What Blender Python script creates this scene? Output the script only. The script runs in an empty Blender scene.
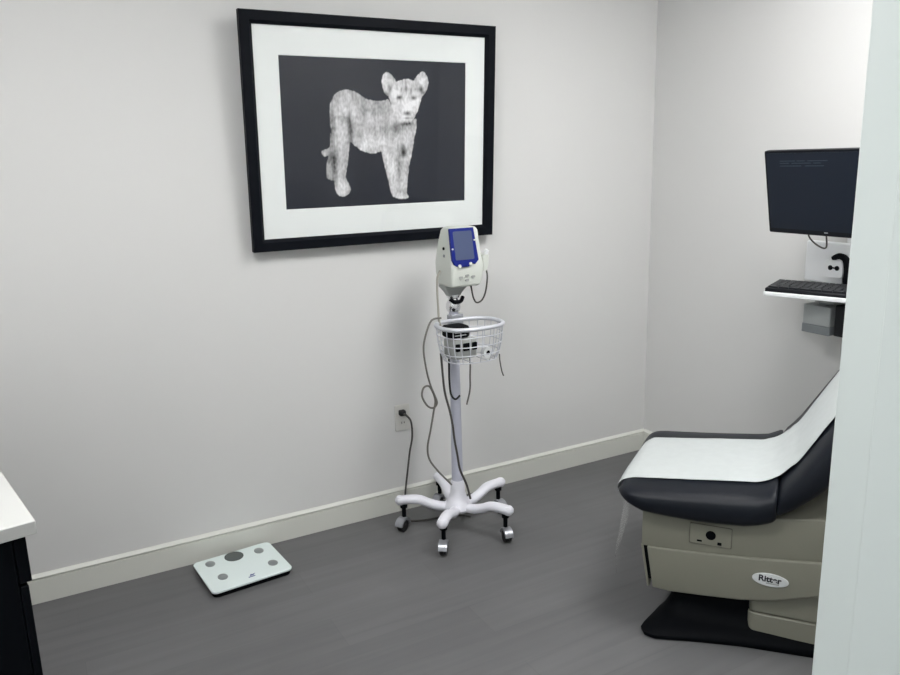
import bpy, bmesh, math, random
import numpy as np
from mathutils import Vector, Matrix, noise
random.seed(4)
C = bpy.context.scene.collection
PI = math.pi
R = math.radians

# ------------------------------------------------------------------ materials
def srgb(r, g, b):
    def f(c):
        c /= 255.0
        return c / 12.92 if c <= 0.04045 else ((c + 0.055) / 1.055) ** 2.4
    return (f(r), f(g), f(b), 1.0)

def mat(name, col, rough=0.5, metal=0.0, spec=0.5, coat=0.0, noise_amt=0.0, noise_scale=20.0, bump=0.0, bump_scale=200.0, emit=None, estr=0.0):
    m = bpy.data.materials.new(name); m.use_nodes = True
    nt = m.node_tree; b = nt.nodes['Principled BSDF']
    b.inputs['Base Color'].default_value = col
    b.inputs['Roughness'].default_value = rough
    b.inputs['Metallic'].default_value = metal
    b.inputs['Specular IOR Level'].default_value = spec
    b.inputs['Coat Weight'].default_value = coat
    if emit:
        b.inputs['Emission Color'].default_value = emit
        b.inputs['Emission Strength'].default_value = estr
    if noise_amt or bump:
        tc = nt.nodes.new('ShaderNodeTexCoord')
    if noise_amt:
        n = nt.nodes.new('ShaderNodeTexNoise'); n.inputs['Scale'].default_value = noise_scale; n.inputs['Detail'].default_value = 5
        nt.links.new(tc.outputs['Object'], n.inputs['Vector'])
        mr = nt.nodes.new('ShaderNodeMapRange'); mr.inputs['From Min'].default_value = 0.3; mr.inputs['From Max'].default_value = 0.7
        mr.inputs['To Min'].default_value = 1 - noise_amt; mr.inputs['To Max'].default_value = 1 + noise_amt
        nt.links.new(n.outputs['Fac'], mr.inputs['Value'])
        mx = nt.nodes.new('ShaderNodeVectorMath'); mx.operation = 'SCALE'; mx.inputs[0].default_value = col[:3]
        nt.links.new(mr.outputs['Result'], mx.inputs['Scale'])
        nt.links.new(mx.outputs['Vector'], b.inputs['Base Color'])
    if bump:
        n2 = nt.nodes.new('ShaderNodeTexNoise'); n2.inputs['Scale'].default_value = bump_scale; n2.inputs['Detail'].default_value = 3
        nt.links.new(tc.outputs['Object'], n2.inputs['Vector'])
        bp = nt.nodes.new('ShaderNodeBump'); bp.inputs['Strength'].default_value = bump; bp.inputs['Distance'].default_value = 0.002
        nt.links.new(n2.outputs['Fac'], bp.inputs['Height']); nt.links.new(bp.outputs['Normal'], b.inputs['Normal'])
    return m

def floor_material():
    m = bpy.data.materials.new('grey_vinyl_plank'); m.use_nodes = True
    nt = m.node_tree; N = nt.nodes; L = nt.links; b = N['Principled BSDF']
    tc = N.new('ShaderNodeTexCoord')
    br = N.new('ShaderNodeTexBrick'); br.inputs['Scale'].default_value = 1.0
    br.inputs['Brick Width'].default_value = 1.22; br.inputs['Row Height'].default_value = 0.18
    br.inputs['Mortar Size'].default_value = 0.0012; br.inputs['Mortar Smooth'].default_value = 0.3
    br.offset = 0.37; br.offset_frequency = 2
    br.inputs['Color1'].default_value = (0.95, 0.95, 0.95, 1); br.inputs['Color2'].default_value = (1.05, 1.05, 1.05, 1)
    br.inputs['Mortar'].default_value = (0.88, 0.88, 0.88, 1)
    L.new(tc.outputs['Object'], br.inputs['Vector'])
    mp = N.new('ShaderNodeMapping'); mp.inputs['Scale'].default_value = (1.6, 26, 1)
    L.new(tc.outputs['Object'], mp.inputs['Vector'])
    n1 = N.new('ShaderNodeTexNoise'); n1.inputs['Scale'].default_value = 1.0; n1.inputs['Detail'].default_value = 6; n1.inputs['Distortion'].default_value = 0.6
    L.new(mp.outputs['Vector'], n1.inputs['Vector'])
    n2 = N.new('ShaderNodeTexNoise'); n2.inputs['Scale'].default_value = 2.6; n2.inputs['Detail'].default_value = 4
    L.new(tc.outputs['Object'], n2.inputs['Vector'])
    r1 = N.new('ShaderNodeMapRange'); r1.inputs['From Min'].default_value = 0.3; r1.inputs['From Max'].default_value = 0.7; r1.inputs['To Min'].default_value = 0.92; r1.inputs['To Max'].default_value = 1.08
    L.new(n1.outputs['Fac'], r1.inputs['Value'])
    r2 = N.new('ShaderNodeMapRange'); r2.inputs['From Min'].default_value = 0.3; r2.inputs['From Max'].default_value = 0.7; r2.inputs['To Min'].default_value = 0.94; r2.inputs['To Max'].default_value = 1.06
    L.new(n2.outputs['Fac'], r2.inputs['Value'])
    mu = N.new('ShaderNodeMath'); mu.operation = 'MULTIPLY'; L.new(r1.outputs['Result'], mu.inputs[0]); L.new(r2.outputs['Result'], mu.inputs[1])
    v1 = N.new('ShaderNodeVectorMath'); v1.operation = 'SCALE'; L.new(br.outputs['Color'], v1.inputs[0]); L.new(mu.outputs['Value'], v1.inputs['Scale'])
    v2 = N.new('ShaderNodeVectorMath'); v2.operation = 'MULTIPLY'; L.new(v1.outputs['Vector'], v2.inputs[0]); v2.inputs[1].default_value = FLOOR_COL
    L.new(v2.outputs['Vector'], b.inputs['Base Color'])
    b.inputs['Roughness'].default_value = 0.45; b.inputs['Specular IOR Level'].default_value = 0.35
    bp = N.new('ShaderNodeBump'); bp.inputs['Strength'].default_value = 0.08; bp.inputs['Distance'].default_value = 0.002
    L.new(n1.outputs['Fac'], bp.inputs['Height']); L.new(bp.outputs['Normal'], b.inputs['Normal'])
    return m

def glass_material(name, tint=(1, 1, 1, 1), ior=1.5, rough=0.0):
    m = bpy.data.materials.new(name); m.use_nodes = True
    nt = m.node_tree; N = nt.nodes; L = nt.links
    for n in list(N):
        if n.type != 'OUTPUT_MATERIAL': N.remove(n)
    out = [n for n in N if n.type == 'OUTPUT_MATERIAL'][0]
    t = N.new('ShaderNodeBsdfTransparent'); t.inputs['Color'].default_value = tint
    g = N.new('ShaderNodeBsdfGlossy'); g.inputs['Roughness'].default_value = rough
    f = N.new('ShaderNodeFresnel'); f.inputs['IOR'].default_value = ior
    ge = N.new('ShaderNodeNewGeometry'); mr = N.new('ShaderNodeMapRange'); mr.inputs['To Min'].default_value = ior; mr.inputs['To Max'].default_value = 1 / ior
    L.new(ge.outputs['Backfacing'], mr.inputs['Value']); L.new(mr.outputs['Result'], f.inputs['IOR'])   # same reflectance from both faces of the thin pane
    mx = N.new('ShaderNodeMixShader'); L.new(f.outputs['Fac'], mx.inputs['Fac']); L.new(t.outputs['BSDF'], mx.inputs[1]); L.new(g.outputs['BSDF'], mx.inputs[2])
    L.new(mx.outputs['Shader'], out.inputs['Surface'])
    return m

FLOOR_COL = (0.126, 0.1265, 0.129)
M = dict(
    wall=mat('wall_paint', srgb(217, 217, 216), 0.6, spec=0.3, noise_amt=0.008, noise_scale=1.5, bump=0.04, bump_scale=180),
    ceiling=mat('ceiling_paint', srgb(240, 240, 240), 0.8),
    baseboard=mat('baseboard_paint', srgb(214, 215, 208), 0.32, spec=0.5),
    trim=mat('door_trim_paint', srgb(208, 214, 212), 0.35, spec=0.5),
    frame=mat('picture_frame_black', srgb(7, 11, 19), 0.55, spec=0.12),
    board=mat('mat_board', srgb(234, 238, 237), 0.9),
    glass=glass_material('picture_glass', ior=1.33),
    white_metal=mat('white_powder_coat', srgb(226, 226, 234), 0.35),
    pole=mat('pole_enamel', srgb(190, 192, 206), 0.3),
    chrome=mat('chrome', (0.75, 0.75, 0.77, 1), 0.15, metal=1.0),
    silver=mat('silver_grey', srgb(170, 172, 178), 0.3, metal=0.7),
    wire=mat('white_wire', srgb(205, 207, 214), 0.35, metal=0.25),
    rubber=mat('black_rubber', srgb(16, 17, 19), 0.55),
    device=mat('device_plastic', srgb(208, 212, 205), 0.45),
    device_grey=mat('device_grey', srgb(160, 163, 160), 0.5),
    blue=mat('blue_bezel', srgb(8, 28, 118), 0.4, spec=0.25),
    screen=mat('dim_screen', srgb(66, 78, 112), 0.3),
    black_plastic=mat('black_plastic', srgb(5, 7, 11), 0.65, spec=0.08),
    dark_cable=mat('dark_cable', srgb(70, 68, 65), 0.5),
    pale_tube=mat('pale_tube', srgb(158, 156, 146), 0.5),
    grey_cable=mat('grey_cable', srgb(108, 106, 100), 0.5),
    vinyl=mat('navy_black_vinyl', srgb(13, 18, 27), 0.45, spec=0.3, noise_amt=0.06, noise_scale=8, bump=0.10, bump_scale=260),
    beige=mat('taupe_shell', srgb(131, 130, 118), 0.45, spec=0.4),
    beige_line=mat('taupe_groove', srgb(92, 90, 80), 0.6),
    paper=mat('exam_paper', srgb(189, 194, 194), 0.85, spec=0.2, noise_amt=0.02, noise_scale=40, bump=0.25, bump_scale=45),
    badge=mat('badge_white', srgb(214, 217, 218), 0.3),
    ink=mat('dark_ink', srgb(20, 22, 34), 0.5),
    scale_glass=mat('white_glass', srgb(221, 233, 232), 0.15, coat=0.5),
    pad_grey=mat('steel_electrode', srgb(140, 146, 147), 0.42, metal=0.25),
    lcd=mat('lcd_grey', srgb(78, 84, 84), 0.25),
    logo_blue=mat('logo_blue', srgb(40, 50, 120), 0.4),
    cabinet=mat('black_cabinet', srgb(4, 7, 13), 0.55, spec=0.12),
    counter=mat('white_laminate', srgb(196, 197, 195), 0.4),
    monitor=mat('monitor_shell', srgb(9, 12, 18), 0.45, spec=0.3),
    monitor_screen=mat('monitor_screen', srgb(22, 30, 43), 0.3, spec=0.35),
    faint_text=mat('faint_screen_text', srgb(58, 68, 82), 0.3),
    white_plastic=mat('white_plastic', srgb(228, 230, 232), 0.4),
    box_light=mat('light_grey_plastic', srgb(168, 172, 172), 0.5),
    box_dark=mat('mid_grey_plastic', srgb(128, 133, 136), 0.5),
    key=mat('key_black', srgb(20, 23, 28), 0.5),
    outlet=mat('outlet_white', srgb(214, 213, 208), 0.35),
    lamp_frame=mat('lamp_frame_white', srgb(235, 235, 235), 0.4),
)
M['floor'] = floor_material()
def veil_material():
    m = bpy.data.materials.new('clear_plastic_veil'); m.use_nodes = True
    N = m.node_tree.nodes; L = m.node_tree.links
    out = [n for n in N if n.type == 'OUTPUT_MATERIAL'][0]; p = N['Principled BSDF']
    p.inputs['Base Color'].default_value = (.85, .85, .83, 1); p.inputs['Roughness'].default_value = .4
    t = N.new('ShaderNodeBsdfTransparent'); mx = N.new('ShaderNodeMixShader'); mx.inputs['Fac'].default_value = .11
    L.new(t.outputs['BSDF'], mx.inputs[1]); L.new(p.outputs['BSDF'], mx.inputs[2]); L.new(mx.outputs['Shader'], out.inputs['Surface'])
    return m
M['clear'] = veil_material()
M['lamp'] = mat('led_diffuser', (0.9, 0.9, 0.9, 1), 0.6, emit=(1.0, 0.995, 0.985, 1), estr=20.0)
M['lamp_side'] = mat('led_diffuser_side', (0.9, 0.9, 0.9, 1), 0.6, emit=(1.0, 0.995, 0.985, 1), estr=26.5)
M['lamp_cool'] = mat('led_diffuser_cool', (0.9, 0.9, 0.9, 1), 0.6, emit=(0.90, 0.98, 1.0, 1), estr=16.0)

def print_material():
    m = bpy.data.materials.new('art_print'); m.use_nodes = True
    nt = m.node_tree; b = nt.nodes['Principled BSDF']
    a = nt.nodes.new('ShaderNodeVertexColor'); a.layer_name = 'print'
    nt.links.new(a.outputs['Color'], b.inputs['Base Color']); b.inputs['Roughness'].default_value = 0.8; b.inputs['Specular IOR Level'].default_value = 0.2
    return m
M['print'] = print_material()

# ------------------------------------------------------------------ object helpers
def obj(name, bm, m, parent=None, bevel=0.0, seg=2, flat=False, angle=38):
    bmesh.ops.recalc_face_normals(bm, faces=bm.faces[:])
    me = bpy.data.meshes.new(name); bm.to_mesh(me); bm.free()
    if m is not None: me.materials.append(M[m] if isinstance(m, str) else m)
    if not flat:
        me.polygons.foreach_set('use_smooth', [True] * len(me.polygons))
        me.set_sharp_from_angle(angle=R(angle))
    o = bpy.data.objects.new(name, me); C.objects.link(o)
    if parent: o.parent = parent
    if bevel:
        md = o.modifiers.new('bevel', 'BEVEL'); md.width = bevel; md.segments = seg; md.limit_method = 'ANGLE'; md.angle_limit = R(40)
        md.harden_normals = False
    return o

def tag(o, label=None, cat=None, group=None, kind=None):
    if label: o['label'] = label
    if cat: o['category'] = cat
    if group: o['group'] = group
    if kind: o['kind'] = kind
    return o

def thing(name, label, cat, loc=(0, 0, 0), rz=0.0, group=None):
    o = bpy.data.objects.new(name, None); C.objects.link(o)
    o.empty_display_size = 0.05
    o.location = loc; o.rotation_euler = (0, 0, rz)
    return tag(o, label, cat, group)

def struct(name, bm, m, parent=None, bevel=0.0):
    o = obj(name, bm, m, parent, bevel)
    if parent is None: o['kind'] = 'structure'
    return o

def B(): return bmesh.new()

def box(bm, x0, x1, y0, y1, z0, z1, mtx=None):
    vs = [bm.verts.new(Vector(p)) for p in [(x0, y0, z0), (x1, y0, z0), (x1, y1, z0), (x0, y1, z0), (x0, y0, z1), (x1, y0, z1), (x1, y1, z1), (x0, y1, z1)]]
    if mtx:
        for v in vs: v.co = mtx @ v.co
    for f in [(0, 3, 2, 1), (4, 5, 6, 7), (0, 1, 5, 4), (1, 2, 6, 5), (2, 3, 7, 6), (3, 0, 4, 7)]:
        bm.faces.new([vs[i] for i in f])
    return bm

def loft(bm, loops, cap=True, closed=True):
    rows = [[bm.verts.new(Vector(p)) for p in lp] for lp in loops]
    n = len(rows[0])
    for a, b in zip(rows[:-1], rows[1:]):
        for i in range(n if closed else n - 1):
            j = (i + 1) % n
            bm.faces.new([a[i], a[j], b[j], b[i]])
    if cap and closed:
        bm.faces.new(rows[0][::-1]); bm.faces.new(rows[-1])
    return bm

def smooth_path(pts, k=6):
    P = [Vector(p) for p in pts]
    if len(P) < 3: return P
    out = []
    for i in range(len(P) - 1):
        p0 = P[max(i - 1, 0)]; p1 = P[i]; p2 = P[i + 1]; p3 = P[min(i + 2, len(P) - 1)]
        for s in range(k):
            t = s / k
            out.append(0.5 * ((2 * p1) + (p2 - p0) * t + (2 * p0 - 5 * p1 + 4 * p2 - p3) * t * t + (3 * p1 - p0 - 3 * p2 + p3) * t ** 3))
    out.append(P[-1])
    return out

def tube(bm, pts, r, n=10, closed=False, flat=1.0, smooth=True, k=6):
    P = smooth_path(pts, k) if (smooth and not closed) else [Vector(p) for p in pts]
    m = len(P); loops = []
    prev = None
    for i, p in enumerate(P):
        if closed: t = (P[(i + 1) % m] - P[i - 1])
        else: t = P[min(i + 1, m - 1)] - P[max(i - 1, 0)]
        if t.length < 1e-9: t = Vector((0, 0, 1))
        t.normalize()
        if prev is None:
            a = t.cross(Vector((0, 0, 1)))
            if a.length < 0.05: a = t.cross(Vector((1, 0, 0)))
        else:
            a = prev - t * prev.dot(t)
        a.normalize(); prev = a.copy(); b = t.cross(a)
        rr = r[min(int(i * len(r) / m), len(r) - 1)] if isinstance(r, (list, tuple)) else r
        if isinstance(r, (list, tuple)):
            q = i / (m - 1) * (len(r) - 1); q0 = int(min(q, len(r) - 2)); rr = r[q0] + (r[q0 + 1] - r[q0]) * (q - q0)
        loops.append([p + (a * math.cos(2 * PI * j / n) + b * math.sin(2 * PI * j / n) * flat) * rr for j in range(n)])
    if closed:
        rows = [[bm.verts.new(q) for q in lp] for lp in loops]
        for i in range(m):
            A, Bq = rows[i], rows[(i + 1) % m]
            for j in range(n):
                bm.faces.new([A[j], A[(j + 1) % n], Bq[(j + 1) % n], Bq[j]])
    else:
        loft(bm, loops)
    return bm

def lathe(bm, prof, n=28, mtx=None):
    loops = []
    for r, z in prof:
        lp = [Vector((r * math.cos(2 * PI * i / n), r * math.sin(2 * PI * i / n), z)) for i in range(n)]
        if mtx: lp = [mtx @ p for p in lp]
        loops.append(lp)
    return loft(bm, loops)

def prism(bm, poly, z0, z1, mtx=None):
    l0 = [Vector((x, y, z0)) for x, y in poly]; l1 = [Vector((x, y, z1)) for x, y in poly]
    if mtx: l0 = [mtx @ p for p in l0]; l1 = [mtx @ p for p in l1]
    return loft(bm, [l0, l1])

def rrect(x0, x1, y0, y1, r, k=5):
    out = []
    for cx, cy, a0 in [(x1 - r, y1 - r, 0), (x0 + r, y1 - r, 90), (x0 + r, y0 + r, 180), (x1 - r, y0 + r, 270)]:
        for i in range(k + 1):
            a = R(a0 + 90 * i / k); out.append((cx + r * math.cos(a), cy + r * math.sin(a)))
    return out

# plane mapping: local (x,y,z) -> (x, -z, y): a sheet standing up and facing -Y
STAND = Matrix(((1, 0, 0, 0), (0, 0, -1, 0), (0, 1, 0, 0), (0, 0, 0, 1)))

# ------------------------------------------------------------------ room
XR, XL, YB, ZC = 2.81, -0.95, 3.0, 2.6
YF0, YF1 = 0.45, 0.602            # doorway wall
DX0, DX1, DZ = -0.16, 0.925, 2.08   # rough opening
struct('floor', box(B(), -2.3, 3.6, -1.5, 3.15, -0.06, 0.0), 'floor')
struct('ceiling', box(B(), -2.3, 3.6, -1.5, 3.15, ZC, ZC + 0.08), 'ceiling')
struct('wall_back', box(B(), XL - 0.1, XR + 0.1, YB, YB + 0.1, 0, ZC), 'wall')
struct('wall_right', box(B(), XR, XR + 0.1, YF1, YB, 0, ZC), 'wall')
struct('wall_left', box(B(), XL - 0.1, XL, YF1, YB, 0, ZC), 'wall')
b = B(); box(b, -2.3, DX0, YF0, YF1, 0, ZC); box(b, DX1, 3.6, YF0, YF1, 0, ZC); box(b, DX0, DX1, YF0, YF1, DZ, ZC)
struct('wall_front', b, 'wall')
b = B(); box(b, -2.3, 3.6, -1.5, -1.4, 0, ZC); box(b, -2.4, -2.3, -1.5, YF1, 0, ZC); box(b, 3.6, 3.7, -1.5, YF1, 0, ZC)
struct('wall_corridor', b, 'wall')

def bb_prof(): return [(0, 0), (0.0115, 0), (0.0115, 0.0905), (0.0080, 0.0920), (0.0080, 0.0950), (0.0125, 0.0970), (0.0128, 0.1010), (0.0030, 0.1100), (0, 0.112)]
def baseboard(name, p, q, nrm):
    bm = B(); loops = []
    for e in (p, q): loops.append([Vector((e[0] + nrm[0] * d, e[1] + nrm[1] * d, z)) for d, z in bb_prof()])
    loft(bm, loops); return struct(name, bm, 'baseboard')
baseboard('baseboard_back', (XL, YB), (XR, YB), (0, -1))
baseboard('baseboard_right', (XR, YF1 + 0.02), (XR, YB - 0.0128), (-1, 0))
baseboard('baseboard_left', (XL, YF1 + 0.02), (XL, YB - 0.0128), (1, 0))

# door frame of the doorway the photo is taken through
b = B(); box(b, 0.905, DX1, YF0 - 0.008, 0.6105, 0, DZ); box(b, 0.893, 0.906, YF0 - 0.008, 0.5515, 0, DZ - 0.02)
struct('trim_1', b, 'trim', bevel=0.0015)
b = B(); box(b, 0.9255, 0.990, YF1, YF1 + 0.0085, 0, DZ + 0.06); struct('trim_2', b, 'trim', bevel=0.003)
b = B(); box(b, DX0, DX0 + 0.02, YF0 - 0.008, YF1, 0, DZ); box(b, DX0 + 0.019, DX0 + 0.032, YF0 - 0.008, 0.5515, 0, DZ - 0.02)
struct('trim_3', b, 'trim', bevel=0.002)
b = B(); box(b, DX0 - 0.07, DX0 + 0.013, YF1, YF1 + 0.0125, 0, DZ + 0.06); struct('trim_4', b, 'trim', bevel=0.003)
b = B(); box(b, DX0 + 0.02, 0.905, YF0 - 0.008, YF1, DZ - 0.02, DZ); struct('trim_5', b, 'trim', bevel=0.002)
b = B(); box(b, DX0 + 0.013, 0.912, YF1, YF1 + 0.0125, DZ - 0.012, DZ + 0.06); struct('trim_6', b, 'trim', bevel=0.003)

# ------------------------------------------------------------------ lamps on the ceiling
def ceiling_light(label, cx, cy, sx, sy, m):
    t = thing('ceiling_light', label, 'ceiling light', (cx, cy, ZC))
    b = B()
    box(b, -sx / 2 - .02, sx / 2 + .02, -sy / 2 - .02, -sy / 2, -0.03, 0); box(b, -sx / 2 - .02, sx / 2 + .02, sy / 2, sy / 2 + .02, -0.03, 0)
    box(b, -sx / 2 - .02, -sx / 2, -sy / 2, sy / 2, -0.03, 0); box(b, sx / 2, sx / 2 + .02, -sy / 2, sy / 2, -0.03, 0)
    obj('light_frame', b, 'lamp_frame', t)
    obj('diffuser', box(B(), -sx / 2, sx / 2, -sy / 2, sy / 2, -0.022, -0.012), m, t)
    return t
ceiling_light('long white panel light on the room ceiling above the foot of the exam table', 1.92, 1.38, 0.6, 0.9, 'lamp')
ceiling_light('square white panel light on the room ceiling above the black cabinet', 0.05, 1.35, 0.6, 0.6, 'lamp_side')
ceiling_light('long cool white panel light on the corridor ceiling outside the doorway', -1.10, -0.50, 1.2, 0.6, 'lamp_cool')

# ------------------------------------------------------------------ framed picture
PW, PH = 1.068, 0.866
LEAN = R(3.1)
pic = thing('framed_picture', 'large black framed black-and-white lion cub print with wide white mat on the wall', 'picture', (0.762, 2.945, 1.225))
pic.rotation_euler = (LEAN, 0, 0)
# picture local: x across, z up, front at y=0, back at y=+0.03
b = B()
fw = 0.046
prof = [(0, 0.030), (0, 0.004), (0.004, 0.0), (0.034, 0.0), (fw - 0.006, 0.006), (fw, 0.012), (fw, 0.030)]
loops = []
for d, y in prof: loops.append([Vector((d, y, d)), Vector((PW - d, y, d)), Vector((PW - d, y, PH - d)), Vector((d, y, PH - d))])
rows = [[b.verts.new(p) for p in lp] for lp in loops]
for i in range(len(rows)):
    A, Q = rows[i], rows[(i + 1) % len(rows)]
    for j in range(4): b.faces.new([A[j], A[(j + 1) % 4], Q[(j + 1) % 4], Q[j]])
obj('frame', b, 'frame', pic, angle=25)
AX0, AX1, AZ0, AZ1 = 0.1385, 0.934, 0.1535, 0.7195
b = B()
ox, oz = fw - 0.004, fw - 0.004
def ring(y, x0, x1, z0, z1): return [Vector((x0, y, z0)), Vector((x1, y, z0)), Vector((x1, y, z1)), Vector((x0, y, z1))]
lp = [ring(0.0195, ox, PW - ox, oz, PH - oz), ring(0.0175, ox, PW - ox, oz, PH - oz), ring(0.0175, AX0, AX1, AZ0, AZ1), ring(0.0195, AX0 + .002, AX1 - .002, AZ0 + .002, AZ1 - .002)]
rows = [[b.verts.new(p) for p in l] for l in lp]
for i in range(4):
    A, Q = rows[i], rows[(i + 1) % 4]
    for j in range(4): b.faces.new([A[j], A[(j + 1) % 4], Q[(j + 1) % 4], Q[j]])
obj('mat_board', b, 'board', pic, flat=True)
obj('picture_glass', box(B(), ox, PW - ox, 0.0135, 0.0155, oz, PH - oz), 'glass', pic, flat=True)

POLY = {
    'head': [(0.5331, 0.817), (0.5604, 0.8478), (0.5947, 0.8477), (0.622, 0.8577), (0.6532, 0.8695), (0.6844, 0.8603), (0.712, 0.8508), (0.7346, 0.8243), (0.7443, 0.7789), (0.7334, 0.7173), (0.7201, 0.6633), (0.7043, 0.6215), (0.6873, 0.5859), (0.6554, 0.5656), (0.6204, 0.5777), (0.5996, 0.605), (0.5816, 0.6458), (0.5641, 0.7058), (0.5527, 0.7506)],
    'earl': [(0.5246, 0.8789), (0.5433, 0.9078), (0.571, 0.8957), (0.5972, 0.8492), (0.5905, 0.8116), (0.5649, 0.7509), (0.5406, 0.7577), (0.5255, 0.7945), (0.519, 0.8387)],
    'earr': [(0.6944, 0.8531), (0.7163, 0.8963), (0.7419, 0.9202), (0.7684, 0.8941), (0.7782, 0.8412), (0.7622, 0.7794), (0.7402, 0.7558), (0.7215, 0.7934)],
    'body': [(0.2446, 0.6334), (0.2483, 0.6843), (0.2635, 0.7353), (0.2873, 0.7706), (0.3279, 0.7879), (0.3741, 0.7792), (0.4145, 0.7496), (0.4496, 0.7255), (0.5216, 0.7198), (0.5523, 0.7311), (0.5725, 0.691), (0.5997, 0.6157), (0.6554, 0.5656), (0.7041, 0.6061), (0.7086, 0.5473), (0.7002, 0.4852), (0.6853, 0.4151), (0.6718, 0.3605), (0.6271, 0.3458), (0.577, 0.3623), (0.5091, 0.3759), (0.4661, 0.366), (0.424, 0.3759), (0.3886, 0.4007), (0.3482, 0.4448), (0.3025, 0.4868), (0.2567, 0.5018), (0.247, 0.5605)],
    'hind1': [(0.254, 0.6044), (0.3464, 0.6054), (0.3516, 0.4866), (0.3396, 0.3819), (0.3302, 0.2917), (0.3188, 0.2163), (0.3429, 0.1389), (0.3373, 0.1054), (0.3093, 0.0807), (0.28, 0.0869), (0.26, 0.1276), (0.2551, 0.2036), (0.2623, 0.2936), (0.2538, 0.3983), (0.251, 0.5018)],
    'hind2': [(0.2423, 0.3985), (0.2676, 0.3981), (0.2656, 0.2032), (0.2251, 0.2048), (0.2165, 0.2277), (0.2213, 0.3097)],
    'front1': [(0.5063, 0.425), (0.6025, 0.3929), (0.611, 0.2836), (0.6114, 0.1419), (0.6207, 0.0779), (0.659, 0.0662), (0.6485, 0.046), (0.591, 0.0509), (0.5623, 0.081), (0.5462, 0.1684), (0.5291, 0.2549), (0.5147, 0.3481)],
    'front2': [(0.59, 0.3931), (0.687, 0.4541), (0.6808, 0.3603), (0.667, 0.282), (0.6568, 0.1875), (0.6491, 0.0924), (0.659, 0.063), (0.6166, 0.059), (0.6051, 0.1422), (0.6009, 0.2839)],
    'tail': [(0.243, 0.5018), (0.2542, 0.4944), (0.2565, 0.4131), (0.2463, 0.3806), (0.2225, 0.3513), (0.2, 0.3622), (0.1962, 0.3874), (0.2103, 0.4019), (0.2334, 0.4104), (0.2436, 0.4428)],
}
# tonal marks of the photographed fur: (u, v, radius u, radius v, change)
MARKS = [
    (.6141, .7417, .014, .012, -.44), (.6930, .7408, .013, .012, -.44), (.6563, .637, .016, .013, -.50), (.6563, .605, .020, .006, -.25),
    (.6559, .655, .030, .020, .10), (.6337, .372, .016, .035, -.38), (.6280, .41, .012, .03, -.18), (.3466, .575, .012, .065, -.24), (.352, .49, .014, .05, -.18),
    (.598, .545, .030, .030, -.24), (.6555, .566, .030, .012, -.30), (.6524, .806, .006, .030, -.24), (.6260, .793, .006, .022, -.20), (.680, .792, .006, .022, -.20),
    (.598, .80, .010, .010, -.14), (.712, .80, .010, .010, -.14), (.5503, .830, .018, .030, .12), (.7474, .845, .016, .028, .12), (.5640, .800, .010, .022, -.30), (.7360, .800, .010, .022, -.28),
    (.5430, .765, .014, .012, -.26), (.7560, .775, .012, .012, -.18), (.455, .43, .06, .035, .13), (.6419, .47, .030, .05, .10), (.6507, .70, .014, .05, .10), (.2966, .71, .045, .05, .10),
    (.2493, .33, .016, .07, -.14), (.538, .60, .016, .08, -.13), (.5883, .676, .016, .03, .10), (.7139, .68, .014, .03, .10), (.44, .66, .08, .04, -.10), (.40, .55, .05, .06, -.07),
    (.61, .06, .03, .02, .12), (.30, .11, .03, .03, .08), (.50, .50, .03, .06, -.06), (.258, .56, .010, .10, -.14), (.266, .33, .010, .10, -.18), (.57, .30, .02, .10, .05), (.606, .25, .008, .12, -.14), (.22, .375, .02, .014, .06),
]
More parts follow.
